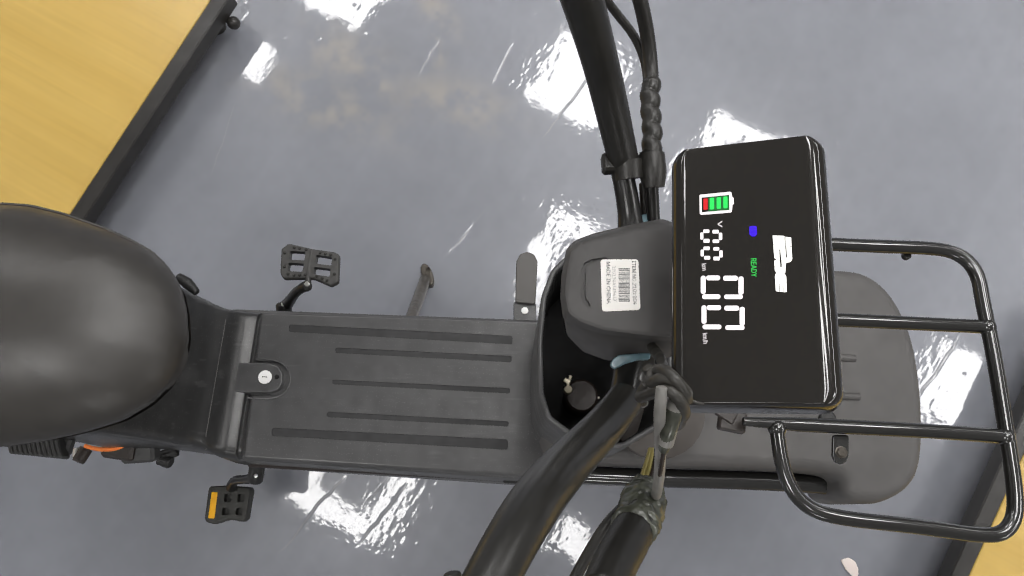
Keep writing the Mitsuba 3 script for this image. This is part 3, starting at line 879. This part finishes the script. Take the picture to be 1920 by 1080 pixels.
bike('right_crank', cat(tube([P(484, 868, .29), P(481, 884, .285), P(479, 898, .275)], [.012, .0125, .0125], 16, False), tube([P(479, 893, .27), P(458, 899, .24), P(436, 906, .19), P(434, 914, .175)], [.0095, .007, .008, .009], 16)), 'crank_black')
bike('crank_bolt', disc(P(480, 892, .297), .003, .002), 'steel')

# kickstand and foot peg on the left
kf = .045
ell = [(801 + 12 * math.cos(t_) * .97 - 21 * math.sin(t_) * -.22, 515 + 21 * math.sin(t_) + 12 * math.cos(t_) * .22) for t_ in np.linspace(0, 2 * math.pi, 40, endpoint=False)]
eye = [(802 + 4.2 * math.cos(t_) + 2.8 * math.sin(t_) * -.5, 512 + 11 * math.sin(t_)) for t_ in np.linspace(0, 2 * math.pi, 30, endpoint=False)]
ksk = bike('kickstand', tube([P(770, 600, .24), P(780, 572, .17), P(790, 545, .10), P(797, 524, .062)], [.0105, .0112, .0118, .011], 16), 'stand_steel')
bike('stand_foot', boolean(slab(PP(ell, .058), .040, .060, r=.004, rb=.003, rnd=.003, step=.002), [slab(PP(eye, .058), .052, .08, r=.001, rnd=.001, step=.002)]), 'stand_steel', ksk)
pgk = bike('foot_peg', slab(PP([(966, 567), (968, 490), (975, 477), (988, 472), (1001, 477), (1008, 490), (1004, 571)], .39), .372, .392, r=.002, rb=.002, rnd=.004, step=.003), 'peg_plastic')
bike('bracket', slab(PP([(963, 566), (1005, 569), (1006, 604), (963, 602)], .384), .368, .385, r=.0015, rnd=.002, step=.003), 'charcoal_plastic', pgk)
bike('bolt', disc(P(984, 583, .385), .0055, .003), 'lock_white', pgk)

# ------------------------------------------------------------------ lit dashboard display
DR = np.array([[0.93434877, 0.07408321, -0.34857432], [0.0500267, 0.94119819, 0.33413066], [0.35283099, -0.32963259, 0.87570123]])
DT = np.array([0.14509601, 0.01439125, -0.44828533])
DW, DL = 0.09664501, .175
CB = np.c_[RIGHT, UP, -FWD]
DM = CB @ DR
DO = CAM + CB @ DT


def D(u, v):
    """Photo pixel to the display's face (a across, b along)."""
    d = ray(u, v)
    n = DM[:, 2]
    x = CAM + d * (((DO - CAM) @ n) / (d @ n))
    q = DM.T @ (x - DO)
    return q[:2]


def disp(name, mesh, m, parent='electric_bike__display', smooth=35, **more):
    mesh = mesh.copy()
    mesh.vertices = np.asarray(mesh.vertices) @ DM.T + DO
    return put(name, mesh, m, parent, smooth, **more)


dk = disp('display', slab([(-DW / 2, -DL / 2), (DW / 2, -DL / 2), (DW / 2, DL / 2), (-DW / 2, DL / 2)], -.026, 0, r=.0115, rb=.006, rnd=.011, step=.0015, seg=14, wy=.22), 'gloss_black', 'electric_bike')
labels[dk] = {'label': 'glossy black rounded display with lit speed digits and battery icon'}
# bracket from the console to the display
ctr = DO - DM[:, 2] * .03
bw = BR @ P(1255, 570, .945) + BO
put('display_bracket', tube([bw, (bw + ctr) / 2 - [0, 0, .004], ctr], .016, 18, False), 'dark_plastic', B)


def glyph(shape, name, colour, s, z=.0003):
    ms = [trimesh.creation.extrude_polygon(g_, .0002, engine='earcut') for g_ in getattr(shape, 'geoms', [shape]) if g_.area > 0]
    m_ = cat(*ms)
    m_.apply_translation([0, 0, z])
    if name + '_light' not in scene:
        scene[name + '_light'] = {'type': 'diffuse', 'reflectance': rgb(.02, .02, .02)}
    return disp(name, m_, name + '_light', smooth=False, emitter={'type': 'area', 'radiance': rgb(*(np.array(colour) * s * .55).tolist())})


def z2(pts):                                           # from the enlarged crops of the photo
    return [D(1260 + x / 4.91, 340 + y / 4.91) for x, y in pts]


def z3(pts):
    return [D(1260 + x / 5.4, 480 + y / 5.4) for x, y in pts]


def rc(x0, x1, y0, y1):
    return [(x0, y0), (x1, y0), (x1, y1), (x0, y1)]


def rounded(pts, r):
    return Polygon(pts).buffer(-r).buffer(r, quad_segs=6)


WHITE = (1.0, .93, .93)
for nm, zz, segs, r in (('speed_digit', z3, [[(290, 345, 200, 388), (670, 728, 208, 395), (345, 490, 197, 250), (515, 670, 200, 255), (303, 493, 387, 440), (525, 720, 390, 440)],
                                          [(297, 352, 500, 690), (683, 740, 515, 708), (352, 500, 497, 552), (527, 683, 503, 558), (308, 503, 693, 745), (537, 737, 700, 753)]], .0014),
                     ('trip_digit', z2, [[(258, 292, 470, 540), (430, 465, 473, 545), (285, 347, 443, 480), (370, 435, 447, 485), (287, 350, 530, 570), (372, 437, 535, 572)],
                                         [(262, 297, 628, 695), (433, 470, 635, 705), (287, 352, 600, 637), (378, 438, 605, 642), (293, 355, 687, 725), (378, 443, 693, 732)]], .0008)):
    for sg in segs:
        glyph(unary_union([rounded(zz(rc(a_ + 2, b_ - 2, c_ + 2, d_ - 2)), r) for a_, b_, c_, d_ in sg]), nm, WHITE, 1.2)


def disp_text(txt, uv0, uv1, cap, name, colour, s, bold=True):
    a_, b_, c_ = np.array(D(*uv0)), np.array(D(*uv1)), np.array(D(uv0[0] + cap, uv0[1]))
    m_ = meshkit.text_mesh(txt, 1.0, .02, bold)
    m_.apply_translation([-m_.bounds[0][0], 0, 0])
    w_ = m_.bounds[1][0]
    m_.apply_transform(np.diag([np.linalg.norm(b_ - a_) / w_, np.linalg.norm(c_ - a_), .01, 1]))
    d_ = np.array([*(b_ - a_), 0])
    m_ = placed(m_, [*a_, .0003], d_, np.cross([0, 0, 1], d_))
    if name + '_light' not in scene:
        scene[name + '_light'] = {'type': 'diffuse', 'reflectance': rgb(.02, .02, .02)}
    disp(name, m_, name + '_light', smooth=False, emitter={'type': 'area', 'radiance': rgb(*(np.array(colour) * s * .55).tolist())})


disp_text('V', (1346, 415), (1346, 427), 8, 'unit_text', WHITE, .75)
disp_text('km', (1316, 495), (1317, 508), 8, 'unit_text', WHITE, .75)
disp_text('km/h', (1318, 625), (1319, 645), 8, 'unit_text', WHITE, .75)
disp_text('READY', (1408, 485), (1409, 520), 10, 'ready_text', (.06, .85, .13), .75)
bo = Polygon(z2([(252, 132), (262, 125), (535, 98), (550, 108), (556, 148), (570, 156), (572, 210), (558, 218), (552, 282), (540, 290), (272, 311), (256, 303)]))
bi = Polygon(z2([(274, 152), (525, 127), (528, 266), (277, 287)]))
glyph(bo.buffer(-.0006).buffer(.0006).difference(bi), 'battery_outline', WHITE, 1.1)
glyph(Polygon(z2([(335, 148), (524, 130), (526, 264), (337, 281)])), 'battery_glow', (.01, .16, .03), 1.0, z=.0001)
glyph(rounded(z2([(288, 163), (330, 159), (331, 262), (290, 266)]), .0006), 'battery_bar_red', (.9, .012, .02), .9)
for x0, y0 in ((348, 153), (411, 148), (472, 142)):
    glyph(rounded(z2([(x0, y0 + 3), (x0 + 40, y0), (x0 + 41, y0 + 106), (x0 + 1, y0 + 109)]), .0007), 'battery_bar', (.03, .95, .14), 1.0)
glyph(rounded(z2([(708, 414), (782, 412), (784, 490), (765, 510), (735, 510), (712, 490)]), .0012), 'headlight_icon', (.05, .005, .85), 1.0)


def z9(pts):
    return [D(1430 + x / 8.31, 430 + y / 8.31) for x, y in pts]


lo = Polygon(z9([(155, 98), (330, 106), (345, 112), (357, 122), (430, 126), (445, 136), (452, 260), (462, 460), (452, 490), (430, 512), (400, 522), (366, 526), (360, 600), (354, 682), (336, 690), (358, 715), (370, 745), (380, 978), (345, 983), (215, 970), (203, 955),
                 (190, 740), (196, 705), (216, 684), (190, 650), (180, 560), (180, 490), (218, 478), (180, 448), (168, 300), (160, 180)]))
for q_ in ([(341, 112), (353, 116), (358, 262), (350, 262)], [(352, 258), (366, 262), (380, 440), (366, 446)], [(258, 318), (274, 320), (300, 588), (276, 592)], [(262, 850), (268, 850), (272, 975), (262, 972)], [(313, 880), (320, 880), (324, 978), (316, 978)],
           [(140, 232), (196, 238), (140, 246)], [(425, 262), (470, 266), (470, 272), (425, 272)], [(180, 582), (225, 586), (180, 596)], [(260, 486), (300, 492), (300, 498), (262, 494)]):
    lo = lo.difference(Polygon(z9(q_)))
glyph(lo, 'maker_logo', (1.0, .99, .93), 1.3)

# pale thin slab standing in for a light reflection on the floor
sc_ = [W(u, v, .004)[:2] for u, v in ((1577, 1050), (1592, 1046), (1604, 1053), (1610, 1068), (1609, 1084), (1598, 1080), (1586, 1068))]
k = put('floor_glint', slab(np.array(sc_), .001, .004, r=.001, rnd=.002, step=.003), 'glint_pale')
tag(k, 'small pinkish white patch standing in for a light reflection on the floor below the front rack', 'scrap')
